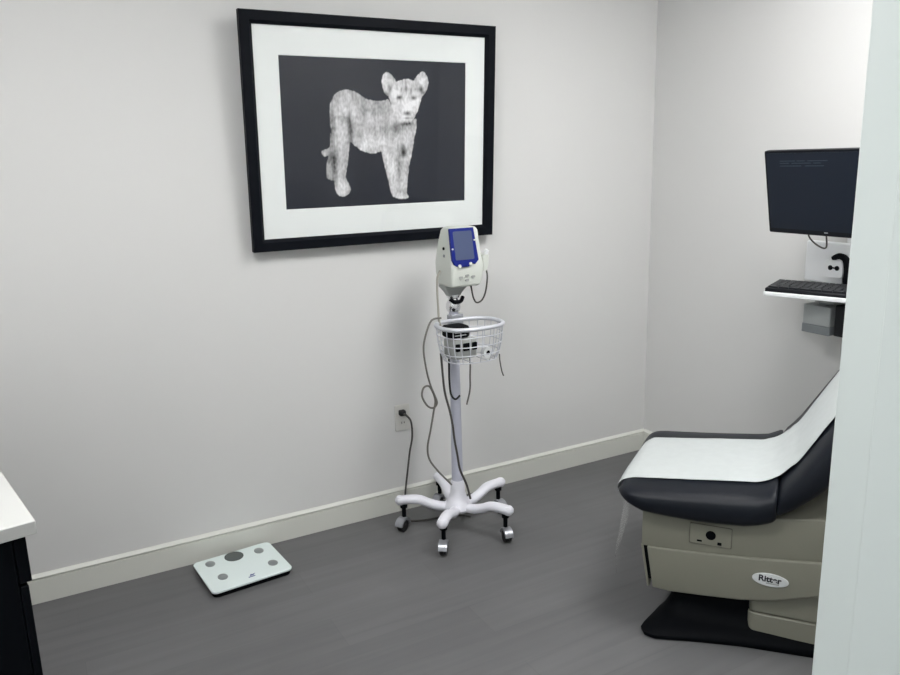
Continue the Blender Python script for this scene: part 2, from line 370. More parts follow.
def make_print():
    nx, nz = 300, 214
    us = np.linspace(0, 1, nx); vs = np.linspace(0, 1, nz)
    U, V = np.meshgrid(us, vs); asp = (AX1 - AX0) / (AZ1 - AZ0)
    px = U.ravel() * asp; py = V.ravel()
    nz1 = np.array([noise.noise((x * 26, y * 16, 1.0)) for x, y in zip(px, py)])
    nz2 = np.array([noise.noise((x * 75, y * 42, 5.0)) for x, y in zip(px, py)])
    nz3 = np.array([noise.noise((x * 9, y * 9, 9.0)) for x, y in zip(px, py)])
    def sdf(poly):
        P = np.array([tuple(q)[:2] for q in smooth_path([(x, y, 0) for x, y in poly[-1:] + poly + poly[:2]], 3)[3:-4]]) * np.array([asp, 1.0]); d = np.full(px.shape, 1e9); ins = np.zeros(px.shape, bool)
        for (x1, y1), (x2, y2) in zip(P, np.roll(P, -1, 0)):
            ex, ey = x2 - x1, y2 - y1; t = np.clip(((px - x1) * ex + (py - y1) * ey) / (ex * ex + ey * ey), 0, 1)
            d = np.minimum(d, np.hypot(px - x1 - t * ex, py - y1 - t * ey))
            c = ((y1 > py) != (y2 > py)) & (px < (x2 - x1) * (py - y1) / (y2 - y1 + 1e-12) + x1); ins ^= c
        return np.where(ins, d, -d)
    col = np.full(px.shape, 0.0)
    tone = dict(hind2=.56, tail=.64, front2=.76, front1=.78, hind1=.74, body=.74, earl=.84, earr=.84, head=.84)
    alpha_all = np.zeros(px.shape)
    for k in ('hind2', 'tail', 'front2', 'body', 'hind1', 'front1', 'earl', 'earr', 'head'):
        s = sdf(POLY[k]) + nz2 * .0035 + nz1 * .002
        a = np.clip((s + .004) / .008, 0, 1)
        rim = np.clip(s / .05, 0, 1)
        val = tone[k] * (0.86 + 0.14 * rim)
        col = col * (1 - a) + val * a
        alpha_all = np.maximum(alpha_all, a)
    uu = U.ravel(); vv = V.ravel()
    for (u, v, ru, rv, dv) in MARKS:
        col = col + dv * (1.5 if dv < 0 else 1.0) * np.exp(-(((uu - u) / ru) ** 2 + ((vv - v) / rv) ** 2) / 1.25) * alpha_all
    col = col + (nz1 * .13 + nz2 * .17 + nz3 * .16) * alpha_all
    col = np.clip(col, .04, .95) ** 1.6 * alpha_all
    bg = np.array([0.0125, 0.0155, 0.026])
    rgb = bg[None, :] * (1 - alpha_all[:, None]) + col[:, None] * np.array([1.0, 1.0, 1.02])[None, :] * alpha_all[:, None] * .95
    bm = B()
    grid = [[bm.verts.new((AX0 - .006 + u * (AX1 - AX0 + .012), 0.0205, AZ0 - .006 + v * (AZ1 - AZ0 + .012))) for u in us] for v in vs]
    for j in range(nz - 1):
        for i in range(nx - 1):
            bm.faces.new([grid[j][i], grid[j][i + 1], grid[j + 1][i + 1], grid[j + 1][i]])
    o = obj('art_print', bm, 'print', pic)
    at = o.data.color_attributes.new('print', 'FLOAT_COLOR', 'POINT')
    at.data.foreach_set('color', np.concatenate([rgb, np.ones((len(rgb), 1))], 1).astype(np.float32).ravel())
    return o
make_print()

# ------------------------------------------------------------------ wall outlet
t = thing('wall_outlet', 'white double wall outlet on the grey wall left of the rolling stand', 'outlet', (1.377, YB, 0.440))
b = B(); prism(b, rrect(-.036, .036, -.060, .060, .006), 0, 0.006, STAND); obj('cover_plate', b, 'outlet', t, bevel=.002)
for dz in (.0, ):
    pass
for dz in (.026, -.026):
    b = B(); prism(b, rrect(-.017, .017, dz - .0145, dz + .0145, .010), 0.0055, 0.0075, STAND); s = obj('socket', b, 'outlet', t)
    b = B()
    for dx, hh in ((-.006, .005), (.006, .004)): box(b, dx - .0012, dx + .0012, -.0082, -.0070, dz - hh + .003, dz + hh + .003)
    obj('slot', b, 'black_plastic', s)

# ------------------------------------------------------------------ bathroom scale
sc = thing('bathroom_scale', 'white square glass body scale lying on the floor against the baseboard', 'scale', (0.585, 2.822, 0.0), R(5))
sw, sd = 0.157, 0.134
b = B(); prism(b, rrect(-sw + .006, sw - .006, -sd + .006, sd - .006, .022), 0.0, 0.018); obj('base', b, 'black_plastic', sc, bevel=.002)
b = B(); prism(b, rrect(-sw, sw, -sd, sd, .022, 7), 0.018, 0.027); obj('glass_platform', b, 'scale_glass', sc, bevel=.002)
def disc(x, y, rx, ry):
    b = B()
    loft(b, [[Vector((x + rx * k * math.cos(2 * PI * i / 32), y + ry * k * math.sin(2 * PI * i / 32), z)) for i in range(32)] for z, k in ((.0268, 1), (.0277, 1), (.0280, .97))])
    return b
for x, y in ((-.0985, .088), (-.089, -.038), (.096, .078), (.106, -.050)): obj('electrode_pad', disc(x, y, .0185, .0245), 'pad_grey', sc)
obj('display', disc(-.002, .092, .037, .040), 'lcd', sc)
b = B(); prism(b, [(-.004, -.094), (.012, -.094), (.022, -.082), (.010, -.086), (.004, -.082)], 0.0268, 0.0274); prism(b, [(-.010, -.104), (.016, -.104), (.016, -.098), (-.010, -.098)], .0268, .0274)
obj('logo', b, 'logo_blue', sc)

# ------------------------------------------------------------------ rolling stand
CX, CY = 1.493, 2.712
st = thing('rolling_stand', 'white five-legged rolling stand with pole and wire basket standing by the wall', 'stand', (CX, CY, 0))
b = B(); lathe(b, [(.010, .088), (.054, .086), (.062, .098), (.058, .114), (.042, .134), (.032, .165), (.0285, .215), (.024, .222), (.010, .222)], 32); obj('hub', b, 'white_metal', st)
b = B(); lathe(b, [(.008, .20), (.0245, .20), (.0225, .45), (.0205, .75), (.019, 1.00), (.008, 1.00)], 28); obj('pole', b, 'pole', st)
b = B(); lathe(b, [(.008, .955), (.026, .955), (.030, .965), (.030, .985), (.022, 1.0), (.020, 1.008), (.026, 1.012), (.026, 1.024), (.012, 1.03)], 28); obj('pole_collar', b, 'chrome', st)
b = B(); tube(b, [(-.030, -.026, 1.010), (-.012, -.034, .998), (.015, -.034, .998), (.032, -.022, 1.012)], .008, 10); obj('collar_lever', b, 'black_plastic', st)
b = B(); loft(b, [[Vector((x * s, y * s * .8, z)) for x, y in rrect(-.05, .05, -.045, .045, .012)] for z, s in ((1.018, .50), (1.034, .66), (1.056, 1.0), (1.0635, 1.0))]); obj('mounting_bracket', b, 'device_grey', st)
for ang in (154, 226, 298, 10, 82):
    a = R(ang); d = Vector((math.cos(a), math.sin(a), 0)); up = Vector((0, 0, 1))
    b = B(); tube(b, [d * .035 + up * .102, d * .080 + up * .104, d * .125 + up * .118, d * .165 + up * .136, d * .205 + up * .139, d * .248 + up * .137], [.022, .024, .0235, .0235, .0235, .0235], 14, flat=.85)
    e = d * .247 + up * .137
    for i in range(1): lathe(b, [(.002, -.020), (.015, -.017), (.0228, -.006), (.0228, .006), (.015, .017), (.002, .020)], 16, Matrix.Translation(e))
    obj('leg', b, 'white_metal', st)
    # caster under the leg end, trailing sideways
    w = Vector((-d.y, d.x, 0)); p = d * .233; trail = (d * .5 + Vector((-.45, -.75, 0))).normalized() * .014
    axis = trail.normalized().cross(up)
    ca = B(); lathe(ca, [(.004, .062), (.009, .062), (.009, .128), (.004, .128)], 14, Matrix.Translation(p)); lathe(ca, [(.004, .104), (.0155, .104), (.0155, .126), (.004, .126)], 16, Matrix.Translation(p))
    cs = obj('caster', ca, 'black_plastic', st)
    rot = axis.to_track_quat('Z', 'Y').to_matrix().to_4x4(); cen = p + trail + up * .0262
    wb = B()
    for s0 in (-.015, .004): lathe(wb, [(.006, s0), (.022, s0), (.0258, s0 + .003), (.0258, s0 + .008), (.022, s0 + .011), (.006, s0 + .011)], 24, Matrix.Translation(cen) @ rot)
    lathe(wb, [(.004, -.017), (.0075, -.017), (.0075, .017), (.004, .017)], 12, Matrix.Translation(cen) @ rot)
    obj('wheel', wb, 'rubber', cs)
    hb = B(); loops = []
    fwd = trail.normalized()
    for k in range(9):
        th = R(10 + 160 * k / 8)
        q0 = cen + (fwd * math.cos(th) + up * math.sin(th)) * .0275; q1 = cen + (fwd * math.cos(th) + up * math.sin(th)) * .0360
        loops.append([q0 - axis * .0185, q0 + axis * .0185, q1 + axis * .0175, q1 - axis * .0175])
    loft(hb, loops); obj('caster_hood', hb, 'silver', cs)

# wire basket: D-shaped, rim held to the pole by a clamp
def basket_loop(z, s, yb, n=40):
    out = []
    for i in range(n):
        a = 2 * PI * i / n; c, s_ = math.cos(a), math.sin(a)
        x = .131 * s * math.copysign(abs(c) ** .75, c); y = .100 * s * math.copysign(abs(s_) ** .75, s_)
        out.append(Vector((.000 + x, yb - .128 + y, z)))
    return out
b = B()
tube(b, basket_loop(.922, 1.0, 0), .0085, 10, closed=True)
obj('basket_rim', b, 'wire', st)
b = B()
lev = [(.922, 1.0), (.888, .985), (.851, .95), (.815, .89), (.784, .79)]
for z, s in lev[1:]: tube(b, basket_loop(z, s, 0), .0021, 6, closed=True)
L_ = [basket_loop(z, s, 0) for z, s in lev]
for i in range(0, 40, 2): tube(b, [l[i] for l in L_], .0019, 6, k=3)
bot = L_[-1]
for i in range(2, 20, 3):
    tube(b, [bot[i], (bot[i] + bot[(40 - i) % 40]) / 2 - Vector((0, 0, .004)), bot[(40 - i) % 40]], .0019, 6, k=3)
obj('wire_basket', b, 'wire', st)
b = B(); box(b, -.028, .028, -.032, -.018, 0.875, .945); lathe(b, [(.0, .872), (.027, .872), (.027, .925), (.0, .925)][0:0] or [(.021, .882), (.027, .882), (.027, .940), (.021, .940)], 24)
obj('basket_clamp', b, 'silver', st, bevel=.002)

# ------------------------------------------------------------------ vital signs monitor on top of the stand
vm = thing('vital_signs_monitor', 'white vital signs monitor with blue-framed screen mounted on top of the stand', 'medical monitor', (CX + .012, 2.69, 1.078))
# body: loft of rounded rectangles from bottom to top, front leaning back slightly
b = B(); loops = []
for z, xl, xr, yf, yk, r in [(0.0, -.070, .070, -.058, .050, .012), (.006, -.077, .077, -.066, .055, .014), (.05, -.082, .083, -.074, .066, .016), (.085, -.082, .084, -.073, .070, .016), (.115, -.078, .079, -.063, .068, .016),
                             (.16, -.074, .075, -.055, .060, .016), (.205, -.068, .070, -.047, .048, .016), (.216, -.060, .062, -.040, .040, .014), (.219, -.048, .050, -.030, .030, .010)]:
    loops.append([Vector((.009 + x * .88 - .008 * (1 - z / .219), y, z * 1.064 - .014)) for x, y in rrect(xl, xr, yf, yk, r * .7)])
loft(b, loops); obj('housing', b, 'device', vm, angle=30)
tilt = math.atan2(.030, .155)
FM = Matrix.Translation((-.006, -.0755, .060)) @ Matrix.Rotation(-tilt, 4, 'X') @ STAND      # x across, y up the face, z outwards
b = B(); prism(b, [(-.056, .158), (.051, .158), (.055, .095), (.060, .030), (.042, .014), (.026, .018), (.012, .006), (-.024, .006), (-.040, .010), (-.054, .018), (-.058, .036), (-.058, .070)], -.008, .006, FM)
bz = obj('blue_bezel', b, 'blue', vm, bevel=.002); bz['label'] = 'blue screen surround'
b = B(); prism(b, rrect(-.044, .040, .034, .146, .006), .0055, .0072, FM); obj('screen', b, 'screen', vm)
for x, y, rr in ((-.030, .010, .007), (.020, .016, .007), (-.053, .078, .0035), (.048, .108, .0035)):
    b = B(); lathe(b, [(.001, .004), (rr, .004), (rr, .0085), (rr * .8, .0098), (.001, .0098)], 18, FM @ Matrix.Translation((x, y, 0)) ); obj('button', b, 'device', vm)
BM = Matrix.Translation((-.006, -.0735, .020)) @ STAND
for x, y in ((-.022, .006), (.006, .012), (.006, -.006), (.034, .006)):
    b = B(); prism(b, rrect(x - .008, x + .008, y - .0045, y + .0045, .004), -.004, .0025, BM); obj('keypad_button', b, 'device_grey', vm)
for y, z, rr in ((.0, .135, .006), (-.005, .105, .008)):
    b = B(); lathe(b, [(.002, -.004), (rr, -.004), (rr, .004), (.002, .004)], 16, Matrix.Translation((-.0605, y, z)) @ Matrix.Rotation(R(90), 4, 'Y')); obj('side_port', b, 'box_dark' if rr > .007 else 'black_plastic', vm)
# thermometer probe well on the right-hand side
b = B(); loft(b, [[Vector((x, y, z)) for x, y in rrect(.083 + e, .118 + f, -.052, -.006, .008)] for z, e, f in ((.040, 0, -.012), (.058, 0, -.004), (.098, 0, 0), (.104, 0, -.004))]); obj('probe_well', b, 'device', vm)
b = B(); tube(b, [(.100, -.034, .075), (.108, -.040, .112), (.113, -.043, .122)], [.010, .010, .007], 12); obj('thermometer_probe', b, 'white_plastic', vm)
b = B(); tube(b, [(.106, -.045, .042), (.108, -.048, .010), (.098, -.05, -.045), (.080, -.05, -.078), (.055, -.05, -.085), (.040, -.05, -.062), (.034, -.045, -.02), (.034, -.03, .004)], .0035, 8); obj('probe_cord', b, 'dark_cable', vm)
b = B(); tube(b, [(-.080, .0, .050), (-.094, .0, .020), (-.101, -.01, -.03), (-.104, -.02, -.09), (-.106, -.03, -.150), (-.095, -.045, -.185)], .0045, 8); obj('pale_tube', b, 'pale_tube', vm)

# ------------------------------------------------------------------ things in the basket
t = thing('blood_pressure_cuff', 'folded black blood pressure cuff at the left inside the wire basket', 'cuff', (1.440, 2.597, .8735))
b = B(); loft(b, [[Vector((x * s, y * s, z)) for x, y in rrect(-.046, .044, -.040, .046, .018)] for z, s in ((.004, .92), (.010, 1), (.040, 1), (.046, .94))]); obj('folded_cuff', b, 'black_plastic', t)
b = B(); box(b, -.030, .020, -.0435, -.0405, .014, .017); box(b, -.030, .008, -.0435, -.0405, .025, .028); obj('printed_mark', b, 'box_light', t)
t = thing('accessory_pouch', 'grey pouch with black patches lying low in the wire basket', 'pouch', (1.452, 2.594, .793))
b = B(); loft(b, [[Vector((x * s, y * s, z)) for x, y in rrect(-.052, .058, -.046, .046, .018)] for z, s in ((.001, .9), (.008, 1), (.070, 1), (.077, .93))]); obj('pouch_body', b, 'device_grey', t)
for x, w in ((-.034, .009), (.004, .015), (.040, .011)):
    b = B(); prism(b, rrect(x - w, x + w, .034, .064, .004), .044, .0495, STAND); obj('patch', b, 'black_plastic', t)
t = thing('tape_roll', 'small white tape roll with dark centre in the bottom of the basket', 'tape roll', (1.550, 2.550, .808))
RM = Matrix.Rotation(R(90), 4, 'X')
b = B(); pr = [(.009, -.012), (.022, -.012), (.022, .012), (.009, .012)]
lp = [[RM @ Vector((r * math.cos(2 * PI * i / 24), r * math.sin(2 * PI * i / 24), z)) for i in range(24)] for r, z in pr + pr[:1]]
loft(b, lp, cap=False); obj('tape', b, 'white_plastic', t)
b = B(); lathe(b, [(.001, -.010), (.0092, -.010), (.0092, .010), (.001, .010)], 20, RM); obj('core', b, 'black_plastic', t)

# ------------------------------------------------------------------ cables
def hose(name, label, cat, pts, r, m):
    b = B(); tube(b, pts, r, 8, k=8); return tag(obj(name, b, m), label, cat)
hp = [(1.405, .945), (1.362, .940), (1.334, .884), (1.323, .825), (1.333, .742), (1.349, .677), (1.366, .633), (1.376, .600), (1.364, .578), (1.337, .591), (1.314, .634), (1.322, .669), (1.349, .669), (1.372, .612), (1.359, .562), (1.343, .489), (1.327, .419), (1.334, .365), (1.369, .310), (1.415, .255), (1.440, .226)]
hose('blood_pressure_hose', 'thin grey hose with one small loop hanging left of the pole', 'hose', [(x, 2.655 + (0.008 if 8 <= i <= 13 else 0) + (.012 if i > 18 else 0), z) for i, (x, z) in enumerate(hp)], .0040, 'grey_cable')
hose('sensor_cable', 'dark cable hanging from the basket in front of the pole to the hub', 'cable', [(1.402, 2.66, .80), (1.402, 2.655, .765), (1.409, 2.65, .647), (1.428, 2.645, .559), (1.440, 2.645, .492), (1.450, 2.65, .426), (1.464, 2.655, .357), (1.478, 2.66, .288), (1.505, 2.655, .216), (1.520, 2.65, .150)], .0048, 'dark_cable')
hose('looped_lead', 'short black lead hanging in a loop just below the basket', 'cable', [(1.429, 2.64, .80), (1.427, 2.64, .748), (1.427, 2.64, .686), (1.432, 2.638, .630), (1.452, 2.638, .606), (1.474, 2.64, .618)], .0042, 'rubber')
hose('straight_lead', 'short grey lead hanging down right of the pole', 'cable', [(1.535, 2.665, .80), (1.540, 2.665, .751), (1.541, 2.67, .686), (1.540, 2.672, .622), (1.528, 2.68, .559)], .0036, 'grey_cable')
hose('dangling_wire', 'thin grey wire dangling from the right side of the basket', 'cable', [(1.590, 2.52, .80), (1.583, 2.505, .775), (1.588, 2.50, .735), (1.596, 2.50, .715)], .0026, 'dark_cable')
pc = thing('power_cable', 'dark power cord plugged into the outlet and trailing to the stand', 'power cable', (1.371, YB, 0.466))
b = B(); loft(b, [[Vector((x * s, y, z * s)) for x, z in rrect(-.014, .014, -.012, .012, .005)] for y, s in ((-.008, 1), (-.026, 1), (-.034, .7))]); obj('plug', b, 'rubber', pc)
b = B(); tube(b, [Vector(p) - Vector((1.371, YB, .466)) for p in [(1.371, 2.966, .466), (1.380, 2.955, .458), (1.397, 2.95, .428), (1.402, 2.955, .356), (1.390, 2.96, .287), (1.376, 2.962, .194), (1.362, 2.963, .10), (1.352, 2.955, .03), (1.335, 2.93, .0055), (1.315, 2.885, .0045), (1.36, 2.855, .0045), (1.42, 2.835, .0045), (1.49, 2.83, .0045), (1.55, 2.80, .0045), (1.575, 2.75, .012)]], .0044, 8, k=8); obj('cord', b, 'dark_cable', pc)

# ------------------------------------------------------------------ exam table
et = thing('exam_table', 'black cushioned exam table on a taupe base standing in the corner', 'exam table', (1.66, 1.88, 0), R(-53))
VC = .203
def mirror_outline(u0, vf, vb, u1=1.15, r=.05):
    """near-side outline of the foot: flares to vf near the foot end, vb further back; mirrored about the centre line"""
    uc = .193
    near = [(uc, VC), (uc, max(vf + .20, .045)), (u0 + (uc - u0) * .55, vf + .118), (u0 + (uc - u0) * .14, vf + .070), (u0, vf + .036), (u0 + .016, vf + .008), (u0 + r, vf), (u0 + r + .12, vf + (vb - vf) * .38), (u0 + r + .26, vf + (vb - vf) * .74), (.62, vb), (u1, vb), (u1, VC)]
    far = [(u, 2 * VC - v) for u, v in near[::-1]][1:-1]
    return near + far
b = B()
loft(b, [[Vector((u, v, z)) for u, v in mirror_outline(*a)] for z, a in [(.0, (.112, -.125, -.045)), (.004, (.106, -.133, -.048)), (.016, (.104, -.134, -.048)), (.025, (.111, -.118, -.046)), (.031, (.122, -.092, -.042)), (.039, (.138, -.058, -.026)), (.050, (.156, -.038, -.014)), (.070, (.173, -.022, -.006)), (.095, (.183, -.014, .0)), (.13, (.189, -.010, .002)), (.20, (.191, -.008, .004))]])
o = obj('black_foot', b, 'black_plastic', et, angle=50); o['label'] = 'flared black floor plinth'
b = B(); prism(b, rrect(.430, 1.14, -.028, 2 * VC + .028, .02), .034, .106); obj('lower_pedestal', b, 'beige', et, bevel=.004)
b = B(); prism(b, rrect(.432, 1.138, -.024, 2 * VC + .024, .02), .109, .26); obj('upper_pedestal', b, 'beige', et, bevel=.004)
# tapering side shell, lower edge rising towards the head
def shell(us, zb, zt, v0, bow=.0, slant=False):
    loops = []
    for u, a, t_ in zip(us, zb, zt):
        k = bow * math.sin(PI * min(max((u - .1) / 1.05, 0), 1))
        n = v0 - k; f = 2 * VC - v0 + k; r = .006
        loops.append([Vector((u, v, z)) for v, z in rrect(n, f, a, t_, r, 3)])
    bm = B(); loft(bm, loops)
    if slant:
        for v_ in bm.verts: v_.co.x += (.285 - v_.co.z) * .16 * min(max((.19 - v_.co.x) / .08, 0), 1)
    return bm
us = [.1065, .108, .18, .30, .41, .50, .61, .75, .90, 1.10, 1.15, 1.155]
zb = [.138, .136, .134, .145, .157, .175, .214, .235, .245, .25, .25, .255]
zt = [.281, .283, .287, .297, .308, .318, .332, .35, .37, .39, .39, .385]
obj('lower_shell', shell(us, zb, zt, -.046, bow=.012, slant=True), 'beige', et)
us2 = [.088, .094, .14, .30, .41, .50, .61, .75, .90, 1.08, 1.09]
zb2 = [.275, .270, .276, .290, .302, .313, .328, .345, .365, .385, .39]
zt2 = [.425, .430, .430, .432, .440, .452, .475, .50, .52, .54, .535]
zt2 = [min(z, .470) for z in zt2]
obj('upper_shell', shell(us2, zb2, zt2, -.040, bow=.010), 'beige', et)
# foot-end drawer with a dark gap behind its front
b = B(); loft(b, [[Vector((u + (.285 - z) * .16, v, z)) for u, v in rrect(.086, .0945, -.044, 2 * VC + .044, .004, 3)] for z in (.285, .138)]); obj('drawer_front', b, 'beige', et)
b = B(); loft(b, [[Vector((u + (.285 - z) * .16, v, z)) for u, v in [(.0940, -.041), (.108, -.041), (.108, 2 * VC + .041), (.0940, 2 * VC + .041)]] for z in (.283, .165)]); obj('drawer_gap', b, 'black_plastic', et)
# side control panel and badge (faces the near side, -v)
def side(u, z, v=-.050): return Matrix.Translation((u, v, z)) @ STAND
pm = side(.306, .362, -.0485)
b = B(); prism(b, rrect(-.066, .064, -.037, .033, .004), -.004, .0010, pm); cp = obj('control_panel', b, 'beige_line', et)
b = B(); prism(b, rrect(-.064, .062, -.035, .031, .004), -.004, .0024, pm); obj('panel_face', b, 'beige', cp)
b = B(); lathe(b, [(.002, -.001), (.0155, -.001), (.0155, .004), (.012, .0055), (.002, .0045)], 24, pm); obj('socket', b, 'black_plastic', cp)
for x0, x1, y0, y1 in ((-.042, -.026, -.027, -.021), (.021, .034, -.030, -.020)):
    b = B(); prism(b, rrect(x0, x1, y0, y1, .002), 0, .0034, pm); obj('switch', b, 'black_plastic', cp)
gm = side(.490, .2485, -.0592) @ Matrix.Rotation(R(-1.0), 4, 'Z')
b = B(); lp = []
for z, s in ((-.004, 1), (.0018, 1), (.003, .94)): lp.append([gm @ Vector((.053 * s * math.cos(2 * PI * i / 40), .0215 * s * math.sin(2 * PI * i / 40), z)) for i in range(40)])
loft(b, lp); bd = obj('badge', b, 'badge', et); bd['label'] = 'oval white maker badge'
def text_obj(name, s, size, mtx, m, parent, ext=.0006, bold=.0):
    cu = bpy.data.curves.new(name, 'FONT'); cu.body = s; cu.size = size; cu.extrude = ext; cu.align_x = 'CENTER'; cu.align_y = 'CENTER'; cu.offset = bold
    cu.materials.append(M[m]); t_ = bpy.data.objects.new(name, cu); C.objects.link(t_)
    me = bpy.data.meshes.new_from_object(t_.evaluated_get(bpy.context.evaluated_depsgraph_get())); bpy.data.objects.remove(t_); bpy.data.curves.remove(cu)
    o = bpy.data.objects.new(name, me); C.objects.link(o); o.parent = parent; o.matrix_local = mtx
    return o
text_obj('badge_lettering', 'Ritter', .028, gm @ Matrix.Translation((-.002, .003, .0032)), 'ink', bd, bold=.0009)
b = B(); prism(b, rrect(-.012, .026, -.0125, -.0085, .0015), .0028, .0036, gm); obj('badge_line', b, 'device_grey', bd)

# cushions
def zt_seat(u): return .4985 + .1085 * u + (.02 * max(u - .44, 0) / .05)
def zb_seat(u): return float(np.interp(u, [.0, .04, .10, .25, .40, .46, .50], [.448, .425, .400, .388, .396, .412, .434]))
VK = .230
def sec(u, w, zb_, zt_, n=3.5, k=44):
    out = []
    zc, hz = (zb_ + zt_) / 2, (zt_ - zb_) / 2
    for i in range(k):
        a = 2 * PI * i / k; c, s = math.cos(a), math.sin(a)
        out.append(Vector((u, VK + w * math.copysign(abs(c) ** (2 / n), c), zc + hz * math.copysign(abs(s) ** (2 / n), s))))
    return out
W0 = .327; u0 = .004
loops = []
for d in [0, .003, .009, .018, .03, .045, .065, .09, .13, .19, .26, .33, .40, .44, .468, .480, .487, .490]:
    u = u0 + d; r = .085; rz = .040
    w = W0 - r + math.sqrt(max(r * r - (r - min(d, r)) ** 2, 0)); cut = rz - math.sqrt(max(rz * rz - (rz - min(d, rz)) ** 2, 0))
    e = .490 - d; re = .012; ce = re - math.sqrt(max(re * re - (re - min(e, re)) ** 2, 0))
    zt_, zb_ = zt_seat(u) - cut * .85 - ce, zb_seat(u) + cut * .30 + ce
    loops.append(sec(u, w - ce, zb_, max(zt_, zb_ + .01)))
b = B(); loft(b, loops); obj('seat_cushion', b, 'vinyl', et, angle=60)
FR = [(.496, .558), (.506, .578), (.524, .600), (.547, .633), (.585, .699), (.625, .769), (.690, .882), (.750, .985), (.795, 1.060), (.815, 1.092), (.824, 1.102)]
BK = [(.494, .452), (.512, .460), (.535, .474), (.560, .492), (.605, .528), (.655, .575), (.745, .690), (.820, .860), (.870, .985), (.890, 1.045), (.886, 1.075)]
def bsec(F, Bk, w, n=3.6, k=44):
    F = Vector((F[0], VK, F[1])); Q = Vector((Bk[0], VK, Bk[1])); c0 = (F + Q) / 2; h = (F - Q) / 2; out = []
    for i in range(k):
        a = 2 * PI * i / k; c, s = math.cos(a), math.sin(a)
        out.append(c0 + Vector((0, w * math.copysign(abs(c) ** (2 / n), c), 0)) + h * math.copysign(abs(s) ** (2 / n), s))
    return out
ws = [.319, .325, .327, .327, .327, .325, .319, .305, .290, .270, .245]
b = B(); loft(b, [bsec(f, k_, w) for f, k_, w in zip(FR, BK, ws)]); obj('backrest_cushion', b, 'vinyl', et, angle=60)
# thin arm carrying the backrest from the base, behind the cushion
b = B(); loft(b, [[Vector((u, v, z)) for u, v in rrect(u_ - .03, u_ + .03, VC - .10, VC + .10, .01)] for u_, z in ((.80, .45), (.80, .62), (.80, .74))]); obj('backrest_support', b, 'black_plastic', et)
# clear plastic strap hanging at the foot end
b = B()
lp = [[Vector((u, v, z)) for u, v in [(.012, .135), (.030, .02), (.0305, .02), (.0125, .135)]] for z in (.470,)]
lp = []
for z, ua, ub, wv in ((.455, .020, .045, .115), (.40, .004, .036, .105), (.33, -.006, .026, .085), (.25, -.016, .004, .062), (.16, -.030, -.022, .032), (.085, -.022, -.020, .012)):
    lp.append([Vector((ua, .10, z)), Vector((ub, .10 - wv, z)), Vector((ub + .001, .10 - wv, z)), Vector((ua + .001, .10, z))])
loft(b, lp); o = obj('clear_strap', b, 'clear', et); o['label'] = 'clear plastic strip hanging at the foot end'

# paper strip lying on the cushions
pap = thing('exam_paper', 'white strip of exam paper laid over the table seat and backrest', 'paper', (1.66, 1.88, 0), R(-53))
path = [(.002, .442), (-.001, .458), (.002, .474), (.012, .490), (.026, .499)] + [(u, zt_seat(u) + .003) for u in (.05, .10, .15, .20, .25, .30, .35, .40, .43)]
path += [(.462, .560), (.486, .575), (.508, .596), (.5215, .612)]
for i in range(3, 9):
    f0, f1 = Vector(FR[i - 1]), Vector(FR[min(i + 1, 10)]); tn = (f1 - f0).normalized(); nrm = Vector((-tn.y, tn.x)); q = Vector(FR[i]) + nrm * .005; path.append((q.x, q.y))
PP = smooth_path([(u, 0, z) for u, z in path], 4)
b = B(); nv = 40; rows = []
for i, p in enumerate(PP):
    tn = (PP[min(i + 1, len(PP) - 1)] - PP[max(i - 1, 0)]).normalized(); nrm = Vector((-tn.z, 0, tn.x))
    if nrm.z < 0 and nrm.x > 0: nrm = -nrm
    row = []
    for j in range(nv + 1):
        dv = -1 + 2 * j / nv; v = VC + .203 * dv
        off = .0012 + .0016 * abs(noise.noise((p.x * 14, v * 16, p.z * 14))) - .0055 * abs(dv) ** 4
        wr = math.exp(-((p.x - .49) / .05) ** 2) * .005 * max(0, noise.noise((v * 22, p.x * 30, 3)))
        q = p + nrm * (off + wr) ; row.append(b.verts.new((q.x + .018 * dv * max(0, 1 - max(p.x + .03, 0) / .06) * (1 if p.x < .03 else 0), v, q.z)))
    rows.append(row)
for r0, r1 in zip(rows[:-1], rows[1:]):
    for j in range(nv): b.faces.new([r0[j], r0[j + 1], r1[j + 1], r1[j]])
o = obj('paper_sheet', b, 'paper', pap, angle=80)
md = o.modifiers.new('thick', 'SOLIDIFY'); md.thickness = .0006; md.offset = 1

# ------------------------------------------------------------------ wall workstation
wk = thing('wall_workstation', 'white wall-mounted workstation arm with keyboard tray on the right wall', 'workstation', (XR, 1.83, 1.03))
def W(x): return x - XR
b = B(); box(b, -.032, 0, -.06, .06, -.13, .50); obj('wall_track', b, 'white_plastic', wk, bevel=.004)
b = B(); box(b, -.060, -.030, -.03, .215, .014, .175); obj('back_plate', b, 'white_plastic', wk, bevel=.006)
TR = Matrix.Translation((W(2.43), .150, 0)) @ Matrix.Rotation(R(20), 4, 'Z')
b = B(); prism(b, rrect(0, .215, -.365, 0, .012), -.008, .008, TR); obj('keyboard_tray', b, 'white_plastic', wk, bevel=.003)
b = B(); box(b, W(2.60), -.030, -.03, .05, -.035, -.010); box(b, -.06, -.03, -.05, .05, -.035, .05); obj('tray_arm', b, 'device_grey', wk, bevel=.003)
b = B(); box(b, W(2.57), -.030, -.015, .045, .345, .385); obj('monitor_arm', b, 'device_grey', wk, bevel=.004)

cm = thing('computer_monitor', 'black flat computer monitor on an arm above the keyboard tray', 'monitor', (2.50, 1.828, 1.405))
cm.rotation_euler = (0, R(-11.0), 0)
